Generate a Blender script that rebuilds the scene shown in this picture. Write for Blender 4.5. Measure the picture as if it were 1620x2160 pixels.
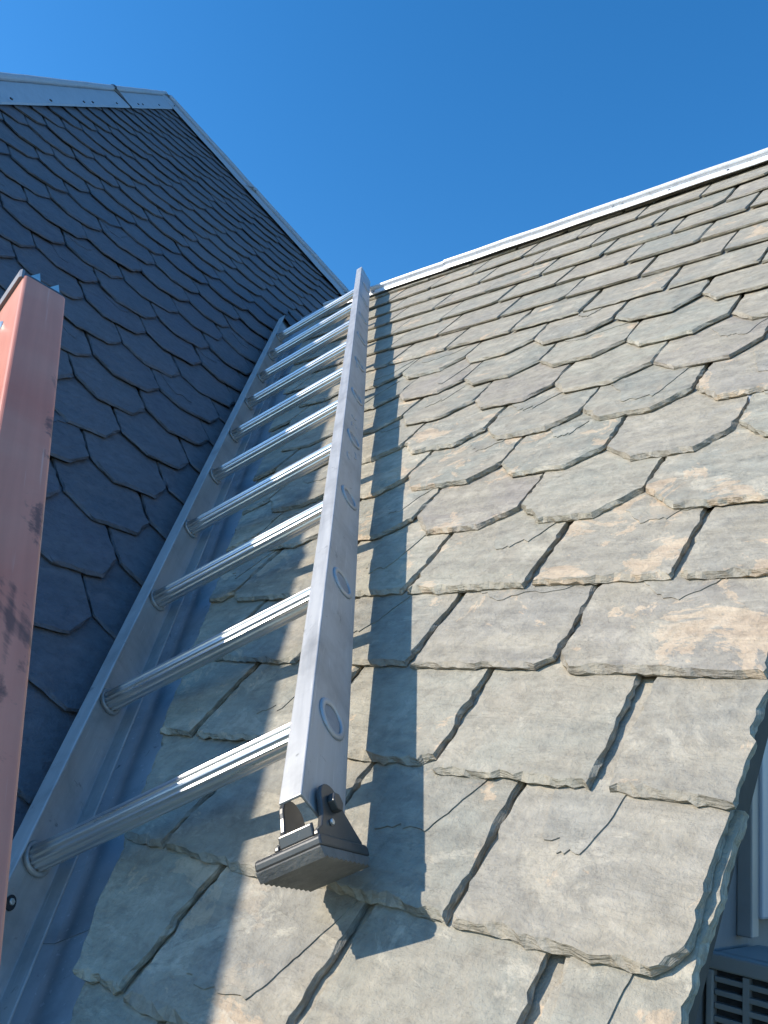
import bpy, math, random
from mathutils import Vector, Matrix

# ------------------------------------------------------------------ scene, camera, sky, sun
scene = bpy.context.scene
col = scene.collection
for o in list(bpy.data.objects):
    bpy.data.objects.remove(o)
R = math.radians
V = Vector
H = 5.2                                                   # height of the lens above the ground

def P(x, y, z):                                           # point given relative to the lens height
    return V((x, y, z + H))

cam_d = bpy.data.cameras.new('camera')
cam = bpy.data.objects.new('camera', cam_d)
col.objects.link(cam)
cr, cd, cf = V((.75765, .63911, .13233)), V((-.09737, .31118, -.94535)), V((-.64536, .70336, .298))
m = Matrix((cr, -cd, -cf)).transposed().to_4x4()
m.translation = P(0, 0, 0)
cam.matrix_world = m
cam_d.sensor_fit = 'VERTICAL'
cam_d.angle = 2 * math.atan(1080 / 1775)
cam_d.clip_start = .01
cam_d.clip_end = 2000
scene.camera = cam

SUN = (V((-.57001, -.67293, .47144)) + .012 * V((.773, .009, .634))).normalized()
world = bpy.data.worlds.new('World')
scene.world = world
world.use_nodes = True
wn = world.node_tree
wn.nodes.clear()
sky = wn.nodes.new('ShaderNodeTexSky')
sky.sky_type = 'NISHITA'
sky.sun_disc = False
sky.sun_elevation = math.asin(SUN.z)
sky.sun_rotation = math.atan2(SUN.x, SUN.y)
sky.air_density = 1.0
sky.dust_density = .15
sky.ozone_density = 3.0
bg = wn.nodes.new('ShaderNodeBackground')
bg.inputs['Strength'].default_value = .15
hs = wn.nodes.new('ShaderNodeHueSaturation')
hs.inputs['Saturation'].default_value = 1.31
wo = wn.nodes.new('ShaderNodeOutputWorld')
wn.links.new(sky.outputs[0], hs.inputs['Color'])
wn.links.new(hs.outputs[0], bg.inputs[0])
wn.links.new(bg.outputs[0], wo.inputs[0])

sd = bpy.data.lights.new('sun', 'SUN')
sd.energy = 2.9
sd.angle = R(.55)
sd.color = (1, .925, .81)
so = bpy.data.objects.new('sun', sd)
so.rotation_euler = SUN.to_track_quat('Z', 'Y').to_euler()
so.location = P(-6, -6, 8)
col.objects.link(so)

scene.render.engine = 'CYCLES'
scene.cycles.max_bounces = 6
scene.cycles.diffuse_bounces = 3
scene.cycles.glossy_bounces = 3
scene.cycles.use_adaptive_sampling = True
scene.cycles.adaptive_threshold = .015
scene.view_settings.view_transform = 'Standard'
scene.view_settings.look = 'None'
scene.view_settings.exposure = .78
scene.view_settings.gamma = 1
scene.view_settings.use_curve_mapping = False

# ------------------------------------------------------------------ materials
class NT:
    def __init__(s, name):
        s.m = bpy.data.materials.new(name)
        s.m.use_nodes = True
        s.t = s.m.node_tree
        s.b = s.t.nodes['Principled BSDF']
    def n(s, typ, **kw):
        nd = s.t.nodes.new('ShaderNode' + typ)
        for k, v in kw.items():
            setattr(nd, k, v)
        return nd
    def l(s, a, b):
        s.t.links.new(a, b)
    def coords(s, scale=(1, 1, 1), rnd=True):
        tc = s.n('TexCoord')
        out = tc.outputs['Object']
        mp = s.n('Mapping')
        mp.inputs['Scale'].default_value = scale
        s.l(out, mp.inputs['Vector'])
        if rnd:
            oi = s.n('ObjectInfo')
            mu = s.n('Math', operation='MULTIPLY')
            mu.inputs[1].default_value = 83.0
            s.l(oi.outputs['Random'], mu.inputs[0])
            s.l(mu.outputs[0], mp.inputs['Location'])
        return mp.outputs[0]
    def noise(s, vec, scale, detail=4, rough=.55, dist=0.0):
        nz = s.n('TexNoise')
        nz.inputs['Scale'].default_value = scale
        nz.inputs['Detail'].default_value = detail
        nz.inputs['Roughness'].default_value = rough
        nz.inputs['Distortion'].default_value = dist
        s.l(vec, nz.inputs['Vector'])
        return nz.outputs['Fac']
    def ramp(s, fac, stops, interp='LINEAR'):
        r = s.n('ValToRGB')
        e = r.color_ramp.elements
        r.color_ramp.interpolation = interp
        while len(e) < len(stops):
            e.new(.5)
        for el, (p, c) in zip(e, stops):
            el.position = p
            el.color = (*c, 1) if len(c) == 3 else c
        s.l(fac, r.inputs[0])
        return r.outputs[0]
    def mix(s, fac, a, b, mode='MIX'):
        mx = s.n('Mix', data_type='RGBA', blend_type=mode)
        for i, v in ((0, fac), (6, a), (7, b)):
            if hasattr(v, 'is_linked'):
                s.l(v, mx.inputs[i])
            elif i == 0:
                mx.inputs[0].default_value = v
            else:
                mx.inputs[i].default_value = (*v, 1)
        return mx.outputs[2]
    def math(s, op, a, b=0.0):
        q = s.n('Math', operation=op)
        for i, v in ((0, a), (1, b)):
            if hasattr(v, 'is_linked'):
                s.l(v, q.inputs[i])
            else:
                q.inputs[i].default_value = v
        return q.outputs[0]
    def bump(s, h, strength, dist, prev=None):
        b = s.n('Bump')
        b.inputs['Strength'].default_value = strength
        b.inputs['Distance'].default_value = dist
        s.l(h, b.inputs['Height'])
        if prev is not None:
            s.l(prev, b.inputs['Normal'])
        return b.outputs[0]
    def out(s, color=None, rough=None, normal=None, metal=None):
        for k, v in (('Base Color', color), ('Roughness', rough), ('Normal', normal), ('Metallic', metal)):
            if v is None:
                continue
            if hasattr(v, 'is_linked'):
                s.l(v, s.b.inputs[k])
            elif k == 'Base Color':
                s.b.inputs[k].default_value = (*v, 1)
            else:
                s.b.inputs[k].default_value = v
        return s.m

W3 = lambda v: (v, v, v)

def slate_material(name, tint, patch=.5, fine=True):
    n = NT(name)
    oi = n.n('ObjectInfo')
    rnd = oi.outputs['Random']
    v1 = n.coords((1, 1, 1))
    v2 = n.coords((5, 42, 5))                              # cleavage streaks run across the slate
    r2 = n.math('FRACT', n.math('MULTIPLY', rnd, 17.31))
    r3 = n.math('FRACT', n.math('MULTIPLY', rnd, 41.77))
    basec = n.ramp(rnd, [(0, (.285, .285, .262)), (.15, (.255, .262, .238)), (.3, (.298, .282, .258)), (.45, (.325, .318, .278)),
                         (.6, (.272, .278, .252)), (.72, (.282, .26, .238)), (.85, (.335, .326, .28)), (1, (.292, .29, .262))])
    st = n.noise(v2, 1, 5, .68, .35)
    big = n.noise(v1, 11, 4, .62, .6)
    c = n.mix(n.ramp(big, [(.38, W3(0)), (.62, W3(1))]), basec, (.325, .302, .258))
    c = n.mix(.38, c, n.ramp(st, [(.25, W3(.45)), (.5, W3(.95)), (.75, W3(1.4))]), 'MULTIPLY')
    if fine:
        # rusty beige delaminated patches, more on some slates than on others
        pn = n.noise(v1, 10, 6, .68, .6)
        cs_ = n.n('SeparateColor')
        n.l(oi.outputs['Color'], cs_.inputs[0])            # how stained this slate is
        pth = n.math('ADD', pn, n.math('MULTIPLY', n.math('SUBTRACT', cs_.outputs[0], .62), .22))
        pm = n.ramp(pth, [(.575, W3(0)), (.592, W3(.8)), (.70, W3(1))])
        c = n.mix(n.math('MULTIPLY', pm, patch), c, n.ramp(st, [(.3, (.42, .315, .225)), (.7, (.60, .49, .37))]))
        # dark weathered blotches
        dk = n.noise(n.coords((11, 16, 11)), 1, 6, .72, .7)
        c = n.mix(n.math('MULTIPLY', n.ramp(dk, [(.28, W3(1)), (.42, W3(0))]), .5), c, (.17, .172, .165))
        # pale dusty marks
        dm = n.ramp(dk, [(.55, W3(0)), (.60, W3(.8)), (.7, W3(1))])
        c = n.mix(n.math('MULTIPLY', dm, n.math('ADD', n.math('MULTIPLY', cs_.outputs[1], .5), .14)), c, (.49, .46, .395))
    mo = n.noise(v1, 52, 4, .7, .4)
    c = n.mix(.8, c, n.ramp(mo, [(.3, W3(.72)), (.5, W3(1)), (.72, W3(1.22))]), 'MULTIPLY')
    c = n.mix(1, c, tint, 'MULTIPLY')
    # relief : stepped cleavage, streaks, grain; on the broken edges thin layers
    gr_ = n.noise(v1, 190, 3, .7)
    stp = n.math('SNAP', n.noise(n.coords((6, 13, 6)), 1.6, 5, .66, .9), .075)
    b = n.bump(stp, 1.0, .011)
    b = n.bump(st, .5, .003, b)
    b = n.bump(mo, .5, .003, b)
    b = n.bump(gr_, .7, .002, b)
    tc = n.n('TexCoord')
    sx = n.n('SeparateXYZ')
    n.l(tc.outputs['Normal'], sx.inputs[0])
    side = n.ramp(sx.outputs[2], [(.55, W3(1)), (.9, W3(0))])
    lay = n.noise(n.coords((45, 45, 620)), 1, 3, .6)
    b = n.bump(n.math('MULTIPLY', lay, side), .9, .004, b)
    c = n.mix(n.math('MULTIPLY', side, .55), c, n.mix(1, c, n.ramp(lay, [(.3, W3(.45)), (.7, W3(1.25))]), 'MULTIPLY'))
    rg = n.ramp(st, [(.3, W3(.55)), (.7, W3(.8))])
    n.b.inputs['Specular IOR Level'].default_value = .35
    return n.out(c, rg, b)

MAT = {}
MAT['slate'] = slate_material('slate', (1.25, 1.18, 1.06), .75)
MAT['slate_flake'] = slate_material('slate_flake', (1.15, 1.11, 1.02), .3)
MAT['slate_shaded'] = slate_material('slate_shaded', (.40, .42, .55), .25, False)  # same slate, shade put into the tint: darker and bluer

def metal_material(name, colr, rough, metallic=1.0, wear=.5, sc=(30, 2, 30)):
    n = NT(name)
    v = n.coords(sc)
    v1 = n.coords((1, 1, 1))
    s_ = n.noise(v, 4, 6, .6)
    g = n.noise(v1, 11, 6, .65, .4)
    c = n.mix(n.math('MULTIPLY', n.ramp(g, [(.48, W3(0)), (.72, W3(1))]), wear), colr, tuple(x * .55 for x in colr))
    c = n.mix(.3, c, n.ramp(s_, [(.3, W3(.7)), (.7, W3(1.2))]), 'MULTIPLY')
    sc_ = n.noise(n.coords(tuple(x * 9 if x > 3 else x * 2.5 for x in sc)), 3, 3, .5)
    c = n.mix(n.math('MULTIPLY', n.ramp(sc_, [(.66, W3(0)), (.70, W3(1))]), .55), c, tuple(min(1, x * 1.5) for x in colr))
    sm = n.noise(v1, 34, 5, .7, 1.0)
    c = n.mix(n.math('MULTIPLY', n.ramp(sm, [(.63, W3(0)), (.70, W3(1))]), wear), c, tuple(x * .3 for x in colr))
    rg = n.math('ADD', n.math('MULTIPLY', n.math('SUBTRACT', s_, .5), .3), rough)
    b = n.bump(s_, .12, .0006)
    b = n.bump(n.noise(v1, 40, 5, .6), .12, .001, b)
    return n.out(c, rg, b, metallic)

MAT['aluminium'] = metal_material('aluminium', (.52, .52, .515), .5, .5, .6)
MAT['rung_metal'] = metal_material('rung_metal', (.74, .74, .74), .32, .9, .3, (2, 30, 30))
MAT['white_cap'] = metal_material('white_cap', (.80, .81, .83), .4, .2, .4)
MAT['zinc_cap'] = metal_material('zinc_cap', (.40, .43, .47), .5, .2, .25)
MAT['flashing'] = metal_material('flashing', (.40, .42, .45), .6, .2, .7, (6, 6, 6))
MAT['black_steel'] = metal_material('black_steel', (.11, .106, .10), .32, .4, .5, (9, 9, 9))

def simple(name, c1, c2, scale, rough, bump=.2, dist=.002, stretch=(1, 1, 1), metal=0.0):
    n = NT(name)
    v = n.coords(stretch)
    f = n.noise(v, scale, 6, .62, .3)
    c = n.mix(n.ramp(f, [(.32, W3(0)), (.68, W3(1))]), c1, c2)
    return n.out(c, rough, n.bump(n.noise(v, scale * 6, 4, .6), bump, dist), metal)

MAT['bore_shade'] = simple('bore_shade', (.30, .30, .31), (.38, .38, .39), 60, .6, .2, .001, (1, 1, 1), .3)  # grey that paints the shade inside the rung ends
MAT['rubber'] = simple('rubber', (.13, .125, .115), (.21, .20, .18), 40, .75, .5, .002)
MAT['seal_and_hole_dark'] = simple('seal_and_hole_dark', (.02, .022, .026), (.04, .04, .045), 60, .8)  # sealant beads, and the painted shade of the slot holes
MAT['deck'] = simple('deck', (.05, .047, .043), (.08, .073, .065), 14, .9)
MAT['wall'] = simple('wall', (.15, .155, .165), (.20, .205, .215), 9, .85, .4, .004)
MAT['trim'] = simple('trim', (.30, .33, .39), (.36, .39, .45), 5, .5, .1, .001, (8, 8, 1))
MAT['unit'] = simple('unit', (.22, .225, .23), (.28, .285, .29), 12, .5, .15, .001)
MAT['unit_dark'] = simple('unit_dark', (.03, .03, .034), (.055, .055, .06), 20, .8)
MAT['ground'] = simple('ground', (.06, .085, .035), (.12, .13, .07), 3, .95, .6, .05)
MAT['spike'] = metal_material('spike', (.80, .80, .76), .38, .8, .3, (20, 20, 20))
MAT['strap'] = simple('strap', (.20, .20, .22), (.30, .30, .32), 30, .45, .2, .001, (1, 1, 1), .3)
MAT['nail'] = simple('nail', (.05, .05, .055), (.09, .08, .075), 40, .6, .1, .001, (1, 1, 1), .6)

def red_material():
    n = NT('red_paint')
    v = n.coords((40, 40, 2.2), False)
    v1 = n.coords((1, 1, 1), False)
    st = n.noise(v, 2, 6, .6)
    c = n.mix(n.ramp(n.noise(v1, 7, 5, .6, .5), [(.35, W3(0)), (.7, W3(1))]), (.66, .20, .13), (.72, .30, .21))
    c = n.mix(.35, c, n.ramp(st, [(.3, W3(.7)), (.7, W3(1.25))]), 'MULTIPLY')
    wr = n.math('MULTIPLY', n.noise(v1, 16, 7, .7, 1.2), n.noise(v, 1.1, 4))
    c = n.mix(n.ramp(wr, [(.33, W3(0)), (.38, W3(.75))]), c, (.10, .055, .045))
    sc_ = n.noise(n.coords((260, 260, 9), False), 1, 3, .5)
    c = n.mix(n.math('MULTIPLY', n.ramp(sc_, [(.66, W3(0)), (.71, W3(1))]), .35), c, (.78, .50, .42))
    return n.out(c, .42, n.bump(st, .2, .001))
MAT['red'] = red_material()

# ------------------------------------------------------------------ builders
def obj(name, verts, faces, mat, parent=None, smooth=False, loc=None):
    me = bpy.data.meshes.new(name)
    me.from_pydata([tuple(v) for v in verts], [], faces)
    me.validate()
    me.update()
    if smooth:
        for p in me.polygons:
            p.use_smooth = True
    me.materials.append(MAT[mat])
    o = bpy.data.objects.new(name, me)
    col.objects.link(o)
    if parent is not None:
        o.parent = parent
    if loc is not None:
        o.location = loc
    return o

def bevel(o, w, seg=2):
    b = o.modifiers.new('bevel', 'BEVEL')
    b.width = w
    b.segments = seg
    b.limit_method = 'ANGLE'
    b.angle_limit = R(35)
    return o

def frame(name, loc, x, y, z, label=None, cat=None, kind=None):
    o = bpy.data.objects.new(name, None)
    mm = Matrix((x, y, z)).transposed().to_4x4()
    mm.translation = loc
    o.matrix_world = mm
    o.empty_display_size = .1
    col.objects.link(o)
    if label:
        o['label'] = label
    if cat:
        o['category'] = cat
    if kind:
        o['kind'] = kind
    return o

def box_data(x0, x1, y0, y1, z0, z1):
    vs = [(x, y, z) for z in (z0, z1) for y in (y0, y1) for x in (x0, x1)]
    fs = [(0, 2, 3, 1), (4, 5, 7, 6), (0, 1, 5, 4), (2, 6, 7, 3), (0, 4, 6, 2), (1, 3, 7, 5)]
    return vs, fs

def box(name, b, mat, parent=None, bev=0.0):
    """box with its object origin in its middle"""
    x0, x1, y0, y1, z0, z1 = b
    c = V(((x0 + x1) / 2, (y0 + y1) / 2, (z0 + z1) / 2))
    vs, fs = box_data(x0 - c.x, x1 - c.x, y0 - c.y, y1 - c.y, z0 - c.z, z1 - c.z)
    o = obj(name, vs, fs, mat, parent, loc=c)
    if bev:
        bevel(o, bev)
    return o

def extrude(name, prof, a, b, mat, parent, axes, smooth=False, segs=1, wob=0.0, rng=None):
    """closed 2-D profile (p, q) swept along the third axis from a to b; axes(p, q, s) -> local point"""
    n = len(prof)
    vs = []
    for i in range(segs + 1):
        s = a + (b - a) * i / segs
        w = (rng.uniform(-wob, wob) if rng and wob else 0)
        vs += [axes(p, q + w, s) for p, q in prof]
    fs = []
    for i in range(segs):
        for j in range(n):
            k = (j + 1) % n
            fs.append((i * n + j, i * n + k, (i + 1) * n + k, (i + 1) * n + j))
    fs.append(tuple(range(n - 1, -1, -1)))
    fs.append(tuple(segs * n + j for j in range(n)))
    return obj(name, vs, fs, mat, parent, smooth)

def clip(poly, px, py, nx, ny):
    """keep the side of the line through (px, py) that (nx, ny) points to"""
    out = []
    for i in range(len(poly)):
        a, b = poly[i], poly[(i + 1) % len(poly)]
        da = (a[0] - px) * nx + (a[1] - py) * ny
        db = (b[0] - px) * nx + (b[1] - py) * ny
        if da >= 0:
            out.append(a)
        if (da >= 0) != (db >= 0):
            t = da / (da - db)
            out.append((a[0] + (b[0] - a[0]) * t, a[1] + (b[1] - a[1]) * t))
    return out

def area(p):
    return .5 * sum(p[i][0] * p[(i + 1) % len(p)][1] - p[(i + 1) % len(p)][0] * p[i][1] for i in range(len(p)))

EX = .1445                                                  # exposure of one course
TILT = .0086                                                # rise of one slate over one exposure

def make_slate(poly, y0, rng, mat, parent, near, lift=0.0):
    """one slate from its outline in roof coordinates: rough edges, chipped arrises, thin cleaved flakes"""
    step = .0075 if near == 2 else (.015 if near == 1 else .05)
    amp = .0017 if near == 2 else (.0018 if near == 1 else .0022)
    pts = []
    wlk = 0.0
    calm = rng.randint(0, 6)
    for i in range(len(poly)):
        a, b = V(poly[i]), V(poly[(i + 1) % len(poly)])
        d = b - a
        L = d.length
        if L < 1e-5:
            continue
        nrm = V((d.y, -d.x)) / L
        k = max(1, int(round(L / step)))
        for j in range(k):
            wlk = wlk * .7 + rng.uniform(-amp, amp) * (.35 if calm > 0 else 1.1)
            calm -= 1
            if calm < -3:
                calm = rng.randint(2, 9)
            if near and rng.random() < .035:
                wlk -= rng.uniform(.002, .0055)
            pts.append(a + d * (j / k) + nrm * (wlk if j else wlk * .4))
    n = len(pts)
    cx = sum(p.x for p in pts) / n
    cy = sum(p.y for p in pts) / n
    t = rng.uniform(.0066, .0092)
    tx, ty = rng.uniform(-.010, .010), rng.uniform(-.006, .004)
    if mat == 'slate_shaded':
        t *= .72
    elif near == 2:
        t *= 1.04
        lift += .0012
    else:
        t *= .82
    zc = lift + rng.uniform(-.0003, .0010)
    zt = lambda x, y: TILT * (1 - (y - y0) / EX) + zc + (x - cx) * tx + (y - y0) * ty * .5
    vs, fs = [], []
    def inward(i, q):
        p0, p1, p2 = pts[i - 1], pts[i], pts[(i + 1) % n]
        d = p2 - p0
        if d.length < 1e-7:
            return p1
        return p1 + V((-d.y, d.x)) / d.length * q
    chip = 0.0
    rings = []
    for r in range(3):
        for i in range(n):
            if r == 0:
                chip = chip * .5 + rng.choice((0, 0, .0015, .0035)) * rng.uniform(.3, 1.2)
                d_ = pts[(i + 1) % n] - pts[i - 1]
                low_ = max(0, d_.x / max(d_.length, 1e-6))          # 1 along the lower edge
                q, dz = chip * .8 + .0004 + (low_ * (.0030 + .7 * chip) if near else 0), rng.uniform(0, .0004)
            elif r == 1:
                q, dz = rng.uniform(-.0008, .0016), t * rng.uniform(.45, .85)
            else:
                q, dz = rng.uniform(.0002, .003), t
            p = inward(i, q)
            vs.append((p.x - cx, p.y - cy, zt(p.x, p.y) - dz))
    fs.append(tuple(range(n)))
    for r in range(2):
        for i in range(n):
            k = (i + 1) % n
            fs.append((r * n + i, (r + 1) * n + i, (r + 1) * n + k, r * n + k))
    fs.append(tuple(2 * n + i for i in range(n - 1, -1, -1)))
    flake0 = 0
    # a cleaved layer left on the upper part of the slate, its lower edge ragged
    if near >= 1 and rng.random() < (.6 if near == 2 else .35):
        xs = [p.x for p in pts]
        x0, x1 = min(xs) + .008, max(xs) - .008
        if x1 - x0 > .07:
            f0, f1 = sorted((rng.uniform(0, 1), rng.uniform(0, 1)))
            if f1 - f0 < .35:
                f0, f1 = rng.choice(((0, .6), (.4, 1), (0, 1)))
            xa, xb = x0 + (x1 - x0) * f0, x0 + (x1 - x0) * f1
            yy = y0 + EX * rng.uniform(.35, .85)
            low = []
            m_ = 22
            h_ = rng.uniform(.0007, .0015)
            slope = rng.uniform(-.3, .3)
            # ends rise gently enough to stay ragged
            ytop = y0 + EX * 1.10
            e0, e1 = rng.uniform(.2, .45), rng.uniform(.2, .45)
            pw0, pw1 = rng.uniform(.5, 1.6), rng.uniform(.5, 1.6)
            for i in range(m_ + 1):
                f = i / m_
                x = xa + (xb - xa) * f
                yy += rng.choice((0, 0, rng.uniform(-.012, .012), rng.uniform(-.004, .004)))
                y = min(max(yy + slope * (x - xa), y0 + .035), y0 + EX * .97)
                up = max(0, 1 - f / e0) ** pw0 + max(0, 1 - (1 - f) / e1) ** pw1
                y = y + (ytop - .003 - y) * min(1, up) + (rng.uniform(-.004, .004) if 0 < i < m_ else 0)
                low.append((x, min(y, ytop - .002)))
            fine = [low[0]]
            for a_, b_ in zip(low, low[1:]):
                q_ = max(1, int(math.hypot(b_[0] - a_[0], b_[1] - a_[1]) / .005))
                for i in range(1, q_ + 1):
                    j_ = .0014 if i < q_ else 0
                    fine.append((a_[0] + (b_[0] - a_[0]) * i / q_ + rng.uniform(-.35, .35) * (b_[0] - a_[0]) / q_ * (i < q_), min(ytop - .002, a_[1] + (b_[1] - a_[1]) * i / q_ + rng.uniform(-j_, j_))))
            low = fine
            m_ = len(low) - 1
            top = [(x, ytop) for x, y in reversed(low)]
            pl = low + top
            # stay inside a clipped outline
            ok = all(all(((poly[(i + 1) % len(poly)][0] - poly[i][0]) * (y - poly[i][1]) -
                          (poly[(i + 1) % len(poly)][1] - poly[i][1]) * (x - poly[i][0])) > .0004 for i in range(len(poly)))
                     for x, y in pl)
            if ok:
                b0 = len(vs)
                flake0 = len(fs)
                for x, y in pl:
                    vs.append((x - cx, y - cy, zt(x, y) + h_))
                for x, y in pl:
                    vs.append((x - cx, y - cy, zt(x, y) - .0015))
                q = len(pl)
                for i in range(m_):
                    fs.append((b0 + i, b0 + i + 1, b0 + q - 2 - i, b0 + q - 1 - i))
                for i in range(q):
                    k = (i + 1) % q
                    fs.append((b0 + i, b0 + q + i, b0 + q + k, b0 + k))
    o = obj('slate', vs, fs, mat, parent, loc=(cx, cy, 0))
    o.rotation_euler.z = R(rng.uniform(-.5, .5) * (2.2 if mat == 'slate_shaded' else 1))
    st_ = rng.uniform(.3, .80) if near == 2 and y0 < -.2 else (rng.uniform(.1, .8) if near == 2 else rng.uniform(0, .62))
    o.color = (st_, rng.uniform(.35, 1) if near == 2 else rng.uniform(0, .7), 0, 1)
    if flake0 and mat == 'slate':
        o.data.materials.append(MAT['slate_flake'])
        for i, p in enumerate(o.data.polygons):
            if i >= flake0:
                p.material_index = 1
    return o

def slate_outline(x0, x1, y0, rng, scale):
    yt = y0 + 2 * EX + .012
    if scale:
        cxl, cyl = rng.uniform(.040, .054), rng.uniform(.044, .060)
        cxr, cyr = rng.uniform(.040, .054), rng.uniform(.044, .060)
        s = .30
        p = [(x0 + cxl, y0), (x1 - cxr, y0), (x1, y0 + cyr), (x1, yt), (x0, yt),
             (x0, y0 + cyl)]
    else:
        a, b = rng.uniform(-.003, .003), rng.uniform(-.003, .003)
        p = [(x0 + rng.uniform(0, .003), y0 + a), (x1 - rng.uniform(0, .003), y0 + b), (x1, yt), (x0, yt)]
        r = rng.random()
        if r < .22:
            c = rng.uniform(.008, .022)
            p = [p[0], (x1 - c, y0 + b), (x1, y0 + b + c * rng.uniform(.6, 1.2)), p[2], p[3]]
        elif r < .36:
            c = rng.uniform(.008, .02)
            p = [(x0 + c, y0 + a), p[1], p[2], p[3], (x0, y0 + a + c * rng.uniform(.6, 1.2))]
    return p

# ------------------------------------------------------------------ ground and the house below
gr = obj('ground', [(-400, -400, 0), (400, -400, 0), (400, 400, 0), (-400, 400, 0)], [(0, 1, 2, 3)], 'ground')
gr['kind'] = 'structure'

# frames of the two roof slopes (their axes: along the courses, up the slope, out of the slope)
RO, RX, RY, RN = P(-.92724, 1.01057, .42816), V((1, 0, 0)), V((0, .6052, .79607)), V((0, -.79607, .6052))
LO, LX, LY, LN = P(-1.62147, .92777, .67628), V((-.01128, .99994, 0)), V((-.63429, -.00715, .77306)), V((.77301, .00872, .63433))
LX.normalize(); LY = LN.cross(LX).normalized(); LN = LX.cross(LY)

roof_a = frame('slate_roof', RO, RX, RY, RN, 'sunlit grey slate roof slope under the aluminium ladder, white metal ridge cap', 'roof', 'thing')
roof_b = frame('slate_roof', LO, LX, LY, LN, 'steep blue grey slate hip roof in shade on the left, grey metal hip caps', 'roof', 'thing')

VERGE = .692
VAL_A, VAL_D = (.377, -1.3157), V((-.5509, .8346)).normalized()       # valley line on the sunlit slope
VAL_N = V((VAL_D.y, -VAL_D.x))                                         # points away from the valley
RIDGE_A, RIDGE_B = (-1.16, 1.705), (.33, 1.642)
def ridge_y(x):
    return RIDGE_A[1] + (RIDGE_B[1] - RIDGE_A[1]) * (x - RIDGE_A[0]) / (RIDGE_B[0] - RIDGE_A[0])

def valley_x(y, off=0.0):
    return VAL_A[0] + VAL_D.x / VAL_D.y * (y - VAL_A[1]) + off

# deck boards under the slates (closed slab), sunlit slope
def slab(name, poly, z0, z1, mat, parent):
    n = len(poly)
    vs = [(x, y, z1) for x, y in poly] + [(x, y, z0) for x, y in poly]
    fs = [tuple(range(n)), tuple(range(2 * n - 1, n - 1, -1))]
    for i in range(n):
        k = (i + 1) % n
        fs.append((i, n + i, n + k, k))
    return obj(name, vs, fs, mat, parent)

YB = -1.15
slab('roof_deck', [(valley_x(YB), YB), (VERGE - .012, YB), (VERGE - .012, ridge_y(VERGE) - .02), (valley_x(1.74), 1.72)], -.058, -.022, 'deck', roof_a)
# far side of the ridge, never seen from the ladder
bk = [(valley_x(1.74), 1.70, -.03), (VERGE - .012, 1.61, -.03), (VERGE - .012, 1.61 - .62, -2.1), (valley_x(1.74), 1.70 - .62, -2.1)]
obj('rear_slope', bk, [(0, 1, 2, 3)], 'slate', roof_a)

rng = random.Random(7)
row_off = {-6: .039, -5: .130, -4: .021, -3: .100, -2: .005, -1: .095, 0: .185, 1: .085}
count = 0
wide = {(-4, 3): .013, (-2, 3): .008, (-6, 3): .010}
for k in range(-8, 12):
    y0 = .050 + EX * k + .001 * ((k * 7) % 3)
    if k <= -2:
        y0 += .002
    scale = -1 <= k <= 4
    off = row_off.get(k, (.095 if k % 2 else 0) + rng.uniform(-.02, .02))
    xs = []
    i = -9
    while True:
        x = off + .19 * i + rng.uniform(-.006, .006)
        if x > VERGE - .05:
            break
        xs.append(x)
        i += 1
    xs.append(VERGE + rng.uniform(-.006, .006))
    for j in range(len(xs) - 1):
        gap = rng.choice((.0010, .0014, .002, .003, .005)) if not scale else rng.uniform(.0008, .0024)
        if k == -4 and abs(xs[j + 1] - .59) < .03:
            gap = .011
        if k == -6 and abs(xs[j + 1] - .61) < .03:
            gap = .009
        if xs[j + 1] == xs[-1]:
            gap = 0
        x0, x1 = xs[j] + .001, xs[j + 1] - gap
        if x1 < valley_x(y0 + 2 * EX):
            continue
        p = slate_outline(x0, x1, y0 + rng.uniform(-.0025, .0025), rng, scale)
        e = .083 + rng.uniform(-.006, .006)
        p = clip(p, VAL_A[0] + VAL_N.x * e, VAL_A[1] + VAL_N.y * e, VAL_N.x, VAL_N.y)
        if len(p) >= 3:
            p = clip(p, RIDGE_A[0], RIDGE_A[1] + .004, .042, -1)
        if len(p) < 3 or area(p) < .0012:
            continue
        near = 2 if k <= 1 else (1 if k <= 5 else 0)
        make_slate(p, y0, rng, 'slate', roof_a, near)
        count += 1
print('slates on the sunlit slope', count)

# ridge cap of the sunlit slope, in lengths with lapped joints
def cap_profile(fl, rise, roll, back):
    """(s, n): s across the cap, positive down the visible slope; n out of the slope"""
    pts = [(fl, .006), (fl - .006, .0105), (roll * 1.5, .012 + rise * .35)]
    for i in range(9):
        a = -.25 * math.pi + math.pi * 1.25 * i / 8
        pts.append((roll * math.cos(a) , .014 + rise + roll * math.sin(a) * .95))
    pts += [(-roll * 1.2, rise * .3), (-back * .55, -back * .62), (-back, -back * 1.15)]
    th = .0022
    inner = []
    for i, (s, q) in enumerate(pts):
        inner.append((s * .97, q - th))
    return pts + inner[::-1]

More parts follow.
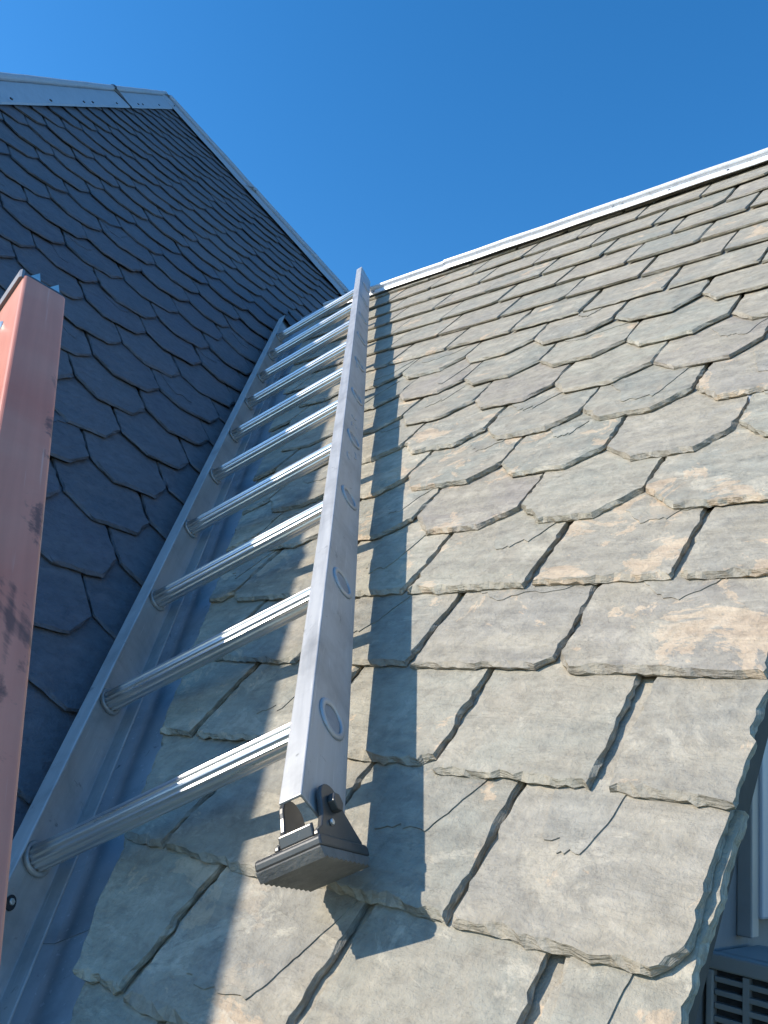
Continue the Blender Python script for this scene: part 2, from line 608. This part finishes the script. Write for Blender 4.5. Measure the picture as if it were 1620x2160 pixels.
def cap_run(parent, A, B, inside, cuts, fl, rise, roll, back, mat, rng, base=0.0, seal=True):
    A, B = V(A), V(B)
    d = (B - A)
    L = d.length
    d /= L
    w = V(inside)
    prof = cap_profile(fl, rise, roll, back)
    at = [0.0] + [c * L for c in cuts] + [L]
    out = []
    for i in range(len(at) - 1):
        lift = .0022 * (i % 2) + base
        def ax(p, q, s, lift=lift):
            c = A + d * s + w * p
            return (c.x, c.y, q + lift)
        c = extrude('ridge_cap' if parent is roof_a else 'hip_cap', prof, at[i] - (.03 if i else 0), at[i + 1], mat, parent, ax,
                    segs=max(2, int((at[i + 1] - at[i]) / .12)), wob=.0012, rng=rng)
        out.append(c)
        if i and seal:
            def ax2(p, q, s):
                c = A + d * (s + .16 * (p - .5 * fl) * (1 if i % 2 else -1) * (1 if p > 0 else 0)) + w * (p + .002)
                return (c.x, c.y, q + base + .0055)
            extrude('seam', cap_profile(fl + .004, rise, roll + .002, back), at[i] - .007, at[i] + .007, 'seal_and_hole_dark', c, ax2)
    return out

caps = cap_run(roof_a, (-1.42, 1.7165), (.72, 1.626), (-.042, -1), (.31, .62), .036, .006, .010, .06, 'white_cap', rng, .012, False)
for i, c in enumerate(caps):
    for q in range(4):
        x = -1.3 + i * .68 + q * .17
        if x > .7:
            continue
        y = ridge_y(x) - .024
        vs = [(.0035 * math.cos(a * math.pi / 4), .0035 * math.sin(a * math.pi / 4), z) for z in (0, .002) for a in range(8)]
        obj('nail', vs, [tuple(range(8, 16))] + [(a, (a + 1) % 8, 8 + (a + 1) % 8, 8 + a) for a in range(8)], 'nail', c, loc=(x, y, .0235))

# ------------------------------------------------------------------ the shaded hip roof
K = V((1.196, 4.30))
FD = V((-.4965, -.8680)).normalized()                       # down the near hip
ED = V((.8248, -1.6884)).normalized()                       # down the far hip
F_IN, E_IN = V((-FD.y, FD.x)), V((ED.y, -ED.x))
VL_A, VL_D = V((-.7255, -1.6758)), V((.5113, .8594)).normalized()
VL_N = V((-VL_D.y, VL_D.x))                                 # from the valley into this slope
Fb, Eb = K + FD * 6.2, K + ED * 3.9
Vb, Vt = VL_A - VL_D * .1, VL_A + VL_D * 3.62
V2 = V((.5113, -.8594)).normalized()                       # the valley on the far side of the ridge
slab('roof_deck', [tuple(Vb), tuple(Vt), tuple(Vt + V2 * .7), tuple(Eb), tuple(K), tuple(Fb)], -.075, -.022, 'deck', roof_b)
hz = 3.2
w3 = lambda p2, z=-.03: (p2.x, p2.y, z)
# the two slopes turned away from the lens close the hip roof
hb = V((0, -.05, 0))
def back_slope(p0, p1):
    inv = Matrix((LX, LY, LN))
    away = inv @ V((-1, 0, -.0))
    down = inv @ V((0, 0, -1))
    a, b = V((p0.x, p0.y, -.03)), V((p1.x, p1.y, -.03))
    c, d = b + away * 2.5 + down * .3, a + away * 2.5 + down * .3
    obj('rear_slope', [a, b, c, d], [(0, 1, 2, 3)], 'slate_shaded', roof_b)
back_slope(K, Fb)
back_slope(K, Eb)

rng = random.Random(19)
count = 0
for k in range(-9, 34):
    y0 = -.42 + EX * (k + 3) - EX * 3
    y0 = .02 + EX * k
    off = (.095 if k % 2 else 0) + .02 + rng.uniform(-.018, .018)
    # visible span of this course
    xr = VL_A.x + VL_D.x / VL_D.y * (y0 + EX - VL_A.y)
    xe = K.x + ED.x / ED.y * (y0 - K.y)
    xf = K.x + FD.x / FD.y * (y0 - K.y)
    left = max(xf, -.55 + max(0, y0 - 2.2) * .2)
    if y0 > .85:
        xr = xe
    right = min(xr, xe) + .05
    i0 = int(math.floor((left - off) / .19)) - 1
    xs = [off + .19 * i + rng.uniform(-.008, .008) for i in range(i0, i0 + 18)]
    for j in range(len(xs) - 1):
        if xs[j + 1] < left or xs[j] > right:
            continue
        x0, x1 = xs[j] + .001, xs[j + 1] - rng.uniform(.0015, .005)
        p = slate_outline(x0, x1, y0 + rng.uniform(-.004, .004), rng, True)
        e = .05
        if .5 * (x0 + x1) < Vt.x:
            p = clip(p, VL_A.x + VL_N.x * e, VL_A.y + VL_N.y * e, VL_N.x, VL_N.y)
        elif y0 < .95:
            continue
        if len(p) > 2:
            p = clip(p, K.x + F_IN.x * .02, K.y + F_IN.y * .02, F_IN.x, F_IN.y)
        if len(p) > 2:
            p = clip(p, K.x + E_IN.x * .02, K.y + E_IN.y * .02, E_IN.x, E_IN.y)
        if len(p) < 3 or area(p) < .0015:
            continue
        make_slate(p, y0, rng, 'slate_shaded', roof_b, 1 if k < 8 else 0, rng.uniform(0, .002))
        count += 1
print('slates on the shaded slope', count)

kf = cap_run(roof_b, tuple(K + FD * .0), tuple(K + FD * 5.4), tuple(F_IN), (.235, .62, .82), .125, .004, .014, .1, 'zinc_cap', rng, .006)
cap_run(roof_b, tuple(K + ED * .05), tuple(Eb), tuple(E_IN), (.25, .5, .78), .115, .006, .016, .1, 'zinc_cap', rng, .012, False)
for i, t in enumerate((.18, .62, 1.02, 1.12, 1.55, 1.95, 2.08, 2.5, 2.9)):
    p = K + FD * t + F_IN * .115
    vs = [(.006 * math.cos(a * math.pi / 4), .006 * math.sin(a * math.pi / 4), z) for z in (0, .004) for a in range(8)]
    c = kf[0 if t < 1.1 else 1]
    obj('nail', vs, [tuple(range(8, 16))] + [(a, (a + 1) % 8, 8 + (a + 1) % 8, 8 + a) for a in range(8)], 'nail', c, loc=(p.x, p.y, .0285))

# valley gutter of folded sheet metal between the two slopes
def to_w(fr, x, y, z):
    O_, X_, Y_, N_ = fr
    return O_ + X_ * x + Y_ * y + N_ * z
FR, FL_ = (RO, RX, RY, RN), (LO, LX, LY, LN)
rng = random.Random(3)
vf = frame('valley_flashing', to_w(FR, VAL_A[0], VAL_A[1], 0), V((1, 0, 0)), V((0, 1, 0)), V((0, 0, 1)),
           'folded grey sheet metal valley gutter under the left rail of the ladder', 'flashing', 'thing')
org = vf.matrix_world.translation.copy()
cut = [0, .92, 2.0, 3.1, 4.05]
for i in range(4):
    vs, fs = [], []
    n = 14
    for j in range(n + 1):
        s = cut[i] - (.05 if i else 0) + (cut[i + 1] - cut[i] + (.05 if i else 0)) * j / n - .25
        lz = .0015 * (i % 2)
        a = V(VAL_A) + VAL_D * s
        b = VL_A + VL_D * s
        w = lambda q: rng.uniform(-.0012, .0012) * q
        row = []
        for e, z in ((.19, -.0185), (.115, -.0155), (.06, -.0165 + w(1)), (.012, -.018)):
            q = a + VAL_N * e
            row.append(to_w(FR, q.x, q.y, z + lz))
        q = a
        row.append(to_w(FR, q.x, q.y, -.012 + lz))
        for e, z in ((.012, -.018), (.06, -.0165 + w(1)), (.17, -.0185)):
            q = b + VL_N * e
            row.append(to_w(FL_, q.x, q.y, z + lz))
        vs += [r - org for r in row]
        vs += [r - org - (RN + LN) * .0006 for r in row]
    m_ = 8
    for j in range(n):
        for k in range(m_ - 1):
            a0 = j * 2 * m_ + k
            b0 = (j + 1) * 2 * m_ + k
            fs.append((a0, a0 + 1, b0 + 1, b0))
            fs.append((a0 + m_, b0 + m_, b0 + m_ + 1, a0 + m_ + 1))
    for j in range(n):
        for k in (0, m_ - 1):
            a0, b0 = j * 2 * m_ + k, (j + 1) * 2 * m_ + k
            fs.append((a0, b0, b0 + m_, a0 + m_))
    for j in (0, n):
        for k in range(m_ - 1):
            a0 = j * 2 * m_ + k
            fs.append((a0, a0 + m_, a0 + m_ + 1, a0 + 1))
    obj('gutter_sheet', vs, fs, 'flashing', vf)

# ------------------------------------------------------------------ gable wall below the verge, with trim and sill
WX = -.37
hw = frame('house_wall', P(WX, 1.1, -5.2), V((1, 0, 0)), V((0, 1, 0)), V((0, 0, 1)), 'grey rendered gable wall below the ragged slate edge at right', 'wall', 'thing')
def roof_z(y):                                              # underside of the deck over the wall
    t = (y - RO.y) / RY.y
    return RO.z + RY.z * t - .115
ys = [.36, 2.02, 3.6]
prof = [(.36, 0), (.36, roof_z(.36)), (2.02, roof_z(2.02)), (2.02, 0)]
vs = [(x - WX, y - 1.1, z - 0) for x in (WX, WX - .2) for y, z in prof]
obj('wall_panel', vs, [(3, 2, 1, 0), (4, 5, 6, 7), (0, 1, 5, 4), (1, 2, 6, 5), (2, 3, 7, 6), (3, 0, 4, 7)], 'wall', hw)
# front wall under the eaves
box('front_wall', (-2.6, -.202, -.742, -.60, 0, roof_z(.36) - .01), 'wall', hw)
# casing of a window in the gable wall
zz = H
box('window_casing', (.0, .022, .030, .085, zz - .10, zz + .60), 'trim', hw, .003)
box('window_casing', (.0, .030, .085, .112, zz - .10, zz + .60), 'trim', hw, .003)
box('window_casing', (.0, .018, .005, .030, zz - .12, zz + .42), 'unit', hw, .002)
w_ = box('window_sash', (.002, .02, .112, .50, zz - .10, zz + .60), 'trim', hw, .003)
box('pane', (.012, .021, -.15, .15, -.30, .30), 'unit_dark', w_)
# board that follows the roof line under the slates
bd = [(.45, -.02), (1.75, -.02), (1.75, -.085), (.45, -.085)]
vs = []
for x in (0, .02):
    for y, dz in bd:
        vs.append((x, y - 1.1, roof_z(y) + dz))
obj('rake_board', vs, [(0, 1, 2, 3), (7, 6, 5, 4), (0, 4, 5, 1), (1, 5, 6, 2), (2, 6, 7, 3), (3, 7, 4, 0)], 'wall', hw)

# air conditioner box standing against the wall
ac = frame('air_conditioner', P(WX + .004, 1.0, -.62), V((1, 0, 0)), V((0, 1, 0)), V((0, 0, 1)), 'grey louvred air conditioner box in the bottom right corner', 'air conditioner')
AW, AH, AD = .46, .49, .16
box('back_shell', (0, AW, .022, AD, 0, AH), 'unit', ac, .006)
box('core', (.006, AW - .006, .012, .0215, .006, AH - .012), 'unit_dark', ac)
box('front_frame', (0, AW, 0, .020, AH - .016, AH - .0005), 'unit', ac, .002)
box('front_frame', (0, AW, 0, .020, 0, .03), 'unit', ac, .002)
box('front_frame', (0, .008, .0005, .0195, .0305, AH - .0165), 'unit', ac, .002)
for i in range(1, 14):
    x = .008 + i * .033
    if x > AW - .01:
        break
    box('grille_divider', (x - .003, x + .003, .0008, .012, .031, AH - .017), 'unit', ac)
z = AH - .022
sl = None
while z > .035:
    if sl is None:
        sl = box('louvre', (.0085, AW - .001, .002, .016, z - .0055, z), 'unit', ac, .001)
    else:
        c = sl.copy()
        col.objects.link(c)
        c.location = (sl.location.x, sl.location.y, z - .00275)
    z -= .0125

# ------------------------------------------------------------------ aluminium ladder lying in the valley
LA, LU, LV, LNn = P(-.25498, .24897, -.40069), V((-.55089, .50509, .66439)), V((.83201, .26991, .48468)), V((-.06548, -.81978, .56892))
LS = .977
lad = frame('ladder', V((0, 0, H)) + (LA - V((0, 0, H)) + LU * .5) * LS, LV * LS, LU * LS, LNn * LS, 'long aluminium ladder with ribbed rungs lying on the slates, black foot below', 'ladder')
U0 = .5
def ch(a_in, a_out):                                         # C channel, open towards the rungs
    s = 1 if a_out > a_in else -1
    t = .0028 * s
    return [(a_in, 0), (a_out, 0), (a_out, -.070), (a_in, -.070), (a_in, -.067), (a_out - t, -.067), (a_out - t, -.003), (a_in, -.003)]
ax = lambda p, q, s: (p, s - U0, q)
rr = bevel(extrude('rail', ch(0, .0235), .552, 3.505, 'aluminium', lad, ax), .0012)
rl = bevel(extrude('rail', ch(-.335, -.363), .462, 3.43, 'aluminium', lad, ax), .0012)

def rung_mesh():
    N, r0 = 48, .0142
    a0, a1 = -.3602, .0207
    vs, fs = [], []
    for a in (a0, a1):
        for i in range(N):
            t = 2 * math.pi * i / N
            r = r0 + (.0009 if i % 4 < 2 else -.0004)
            vs.append((a, r * math.cos(t), r * math.sin(t)))
    for i in range(N):
        k = (i + 1) % N
        fs.append((i, k, N + k, N + i))
    fs.append(tuple(range(N - 1, -1, -1)))
    fs.append(tuple(range(N, 2 * N)))
    return vs, fs

def torus(Rm, rm, n1=28, n2=8, axis='x', squash=1.0):
    vs, fs = [], []
    for i in range(n1):
        t = 2 * math.pi * i / n1
        for j in range(n2):
            q = 2 * math.pi * j / n2
            r = Rm + rm * math.cos(q)
            vs.append((rm * math.sin(q) * squash, r * math.cos(t), r * math.sin(t)))
    for i in range(n1):
        for j in range(n2):
            fs.append((i * n2 + j, ((i + 1) % n1) * n2 + j, ((i + 1) % n1) * n2 + (j + 1) % n2, i * n2 + (j + 1) % n2))
    return vs, fs

def disc_dome(rad, h, n=24):
    vs = [(h, 0, 0)]
    fs = []
    for r_, hh in ((.45, .82), (.8, .4), (1, 0)):
        for i in range(n):
            t = 2 * math.pi * i / n
            vs.append((h * hh, rad * r_ * math.cos(t), rad * r_ * math.sin(t)))
    for i in range(n):
        fs.append((0, 1 + i, 1 + (i + 1) % n))
        for r_ in range(2):
            a = 1 + r_ * n
            fs.append((a + i, a + n + i, a + n + (i + 1) % n, a + (i + 1) % n))
    return vs, fs

first = {}
for k in range(10):
    y = .69 + .28 * k - U0
    if k == 0:
        g = obj('rung', *rung_mesh(), 'rung_metal', lad, loc=(0, y, -.036))
        c1 = obj('collar', *torus(.0175, .0030), 'aluminium', g, True, loc=(-.3575, 0, 0))
        c2 = obj('swaged_end', *torus(.0195, .0040, squash=.55), 'aluminium', g, True, loc=(.0243, 0, 0))
        c4 = obj('rung_bore_shade', *disc_dome(.0155, .0006, 20), 'bore_shade', g, True, loc=(.0241, 0, 0))  # closed disc, darker in place of the shaded open tube
        c3 = obj('collar', *torus(.0165, .0026), 'aluminium', g, True, loc=(.0195, 0, 0))
        first = (g, c1, c2, c3, c4)
    else:
        g = first[0].copy()
        col.objects.link(g)
        g.location = (0, y, -.036)
        for c in first[1:]:
            q = c.copy()
            col.objects.link(q)
            q.parent = g

# worn embossed maker's marks on the outer face of the right rail
for i, (b, h, a0, a1, rad) in enumerate(((1.42, -.030, .3, 3.0, .010), (1.46, -.040, 3.4, 6.0, .010), (1.52, -.034, 1.2, 4.4, .012), (1.60, -.036, -.8, 2.2, .011),
                                         (1.66, -.030, 2.4, 5.0, .010), (2.05, -.036, .2, 2.6, .012), (2.12, -.034, 3.0, 5.6, .011))):
    vs, fs = [], []
    for j in range(11):
        t = a0 + (a1 - a0) * j / 10
        for q in range(5):
            p = 2 * math.pi * q / 5
            r = rad + .0014 * math.cos(p)
            vs.append((.0009 * math.sin(p), 1.6 * r * math.cos(t), r * math.sin(t)))
    for j in range(10):
        for q in range(5):
            fs.append((j * 5 + q, j * 5 + (q + 1) % 5, j * 5 + 5 + (q + 1) % 5, j * 5 + 5 + q))
    obj('embossed_mark', vs, fs, 'aluminium', rr, True, loc=(.0237, b - U0, h))

# swivelling black foot on the right rail, turned back towards the roof
FA = R(33)
PIV = (-.036, .568)
def fp(q, w):                                               # q: along the sole (out +), w: below the pivot -> (h, b)
    return (PIV[0] + q * math.cos(FA) - w * math.sin(FA), PIV[1] - q * math.sin(FA) - w * math.cos(FA))
def ear_profile():
    pts = []
    r = .019
    for i in range(13):
        t = math.pi * i / 12
        pts.append(fp(r * math.cos(t), -r * math.sin(t)))
    for q, w in ((-.022, .004), (-.029, .012), (-.037, .021), (-.044, .028), (-.044, .031), (.040, .031), (.039, .027), (.030, .022), (.023, .012)):
        pts.append(fp(q, w))
    return pts
def plate(name, prof, a0, a1, mat, parent, bev=.0012):
    n = len(prof)
    vs = [(a, b - U0, h) for a in (a0, a1) for h, b in prof]
    fs = [tuple(range(n)), tuple(range(2 * n - 1, n - 1, -1))]
    for i in range(n):
        k = (i + 1) % n
        fs.append((i, n + i, n + k, k))
    return bevel(obj(name, vs, fs, mat, parent), bev)
pad = plate('foot', [fp(q, w) for q, w in ((.041, .0312), (.044, .034), (.044, .041), (-.049, .041), (-.049, .034), (-.046, .0312))], -.031, .0335, 'black_steel', lad, .0016)
plate('foot_bracket', ear_profile(), .0262, .0312, 'black_steel', pad)
plate('foot_bracket', ear_profile(), -.0125, -.0075, 'black_steel', pad)
plate('foot_crossbar', [fp(q, w) for q, w in ((.034, .018), (.039, .020), (.039, .0308), (.034, .0308))], -.0072, .0259, 'black_steel', pad)
# rubber sole with a toothed underside
N = 22
sole_v, sole_f = [], []
for a in (-.030, .0325):
    for i in range(N + 1):
        q = .045 - .093 * i / N
        for w in (.0414, (.0505 if i % 2 else .0487) - (.006 if i in (0, N) else 0)):
            h, b = fp(q, w)
            sole_v.append((a, b - U0, h))
n2 = 2 * (N + 1)
for i in range(N):
    a = 2 * i
    sole_f += [(a, a + 1, a + 3, a + 2), (n2 + a, n2 + a + 2, n2 + a + 3, n2 + a + 1), (a + 1, n2 + a + 1, n2 + a + 3, a + 3), (a, a + 2, n2 + a + 2, n2 + a)]
sole_f += [(0, n2, n2 + 1, 1), (2 * N, 2 * N + 1, n2 + 2 * N + 1, n2 + 2 * N)]
obj('rubber_sole', sole_v, sole_f, 'rubber', pad)
def bolt(name, a, b, h, rad, length, mat, parent, n=6, dirn=1):
    vs, fs = [], []
    for q in (0, length * dirn):
        for i in range(n):
            t = 2 * math.pi * i / n
            vs.append((q, rad * math.cos(t), rad * math.sin(t)))
    for i in range(n):
        fs.append((i, (i + 1) % n, n + (i + 1) % n, n + i))
    fs += [tuple(range(n - 1, -1, -1)), tuple(range(n, 2 * n))]
    return bevel(obj(name, vs, fs, mat, parent, loc=(a, b - U0, h)), .001)
bolt('bolt', .0313, PIV[1], PIV[0], .0090, .007, 'black_steel', pad)
bolt('bolt', .0313, fp(.012, .018)[1], fp(.012, .018)[0], .0030, .003, 'spike', pad, 10)
bolt('bolt', -.0126, PIV[1], PIV[0], .0085, .006, 'black_steel', pad, 6, -1)
# bolt holes at the left rail's lower end: dark discs paint their shade
def disc(name, a, b, h, ry, rz, mat, parent, rot=0.0):
    n = 20
    vs = []
    for q in (0, .0012):
        for i in range(n):
            t = 2 * math.pi * i / n
            y, z = ry * math.cos(t), rz * math.sin(t)
            vs.append((q, y * math.cos(rot) - z * math.sin(rot), y * math.sin(rot) + z * math.cos(rot)))
    fs = [tuple(range(n, 2 * n))] + [(i, (i + 1) % n, n + (i + 1) % n, n + i) for i in range(n)]
    return obj(name, vs, fs, mat, parent, loc=(a, b - U0, h))
disc('slot_hole_shade', -.3601, .628, -.030, .009, .0065, 'seal_and_hole_dark', rl)
disc('slot_hole_shade', -.3601, .596, -.030, .015, .0050, 'seal_and_hole_dark', rl, .25)
bolt('bolt', -.3600, .629, -.030, .004, .003, 'spike', rl)
# ------------------------------------------------------------------ red rail with a spiked end, close to the lens at left
rax = V((-.57514, .15914, .80243)).normalized()
rw = V((.124, .985, -.106))
rw = (rw - rax * rw.dot(rax)).normalized()
rnorm = rax.cross(rw).normalized()
if rnorm.x < 0:
    rnorm = -rnorm
RS = .58
P1 = V((-.8943, .3253, .4834)) * RS + V((0, 0, H))
# local axes: x = out of the shaded face, y = across it, z = along the rail
zx, zy = rnorm, rw
red = frame('red_ladder_rail', P1 - rax * .5, zx, zy, zx.cross(zy), 'salmon red ladder rail with a black spiked end cap, close at the left edge', 'ladder rail')
sg = 1 if zx.cross(zy).dot(rax) > 0 else -1
TOPZ = .5
def rrect(x0, x1, y0, y1, r, n=5):
    pts = []
    for cx_, cy_, a0 in ((x1 - r, y1 - r, 0), (x0 + r, y1 - r, 90), (x0 + r, y0 + r, 180), (x1 - r, y0 + r, 270)):
        for i in range(n + 1):
            a = R(a0 + 90 * i / n)
            pts.append((cx_ + r * math.cos(a), cy_ + r * math.sin(a)))
    return pts
axr = lambda p, q, s: (p, q, s * sg)
extrude('rail_body', rrect(-.058, 0, 0, .0296, .0028), -.08, TOPZ, 'red', red, axr, False)
ec = extrude('end_cap', rrect(-.057, -.0007, .0007, .029, .0035), TOPZ, TOPZ + .0055, 'black_steel', red, axr)
bevel(ec, .002, 3)
# strap folding over the sunlit side of the end
extrude('end_strap', [(-.056, -.0022), (-.003, -.0022), (-.0015, -.0012), (-.0015, .0005), (-.056, .0005)], TOPZ - .002, TOPZ + .0085, 'strap', red, axr)
def spike(px, py, w, h):
    z0 = TOPZ + .004
    vs = [(px - .0035, py + w * .2, z0), (px + .0006, py - w, z0), (px + .0006, py + w, z0), (px - .0002, py + w * .75, z0 + h)]
    vs = [(a, b, c * sg) for a, b, c in vs]
    return obj('spike', vs, [(0, 1, 3), (1, 2, 3), (2, 0, 3), (2, 1, 0)], 'spike', red)
spike(-.0025, .0076, .0042, .0150)
spike(-.0025, .0212, .0042, .0145)
vs, fs = disc_dome(.0052, .003, 16)
vs = [(y, -x, z * sg) for x, y, z in vs]
obj('rivet', vs, fs, 'spike', red, True, loc=(-.027, -.0002, (TOPZ - .032) * sg))
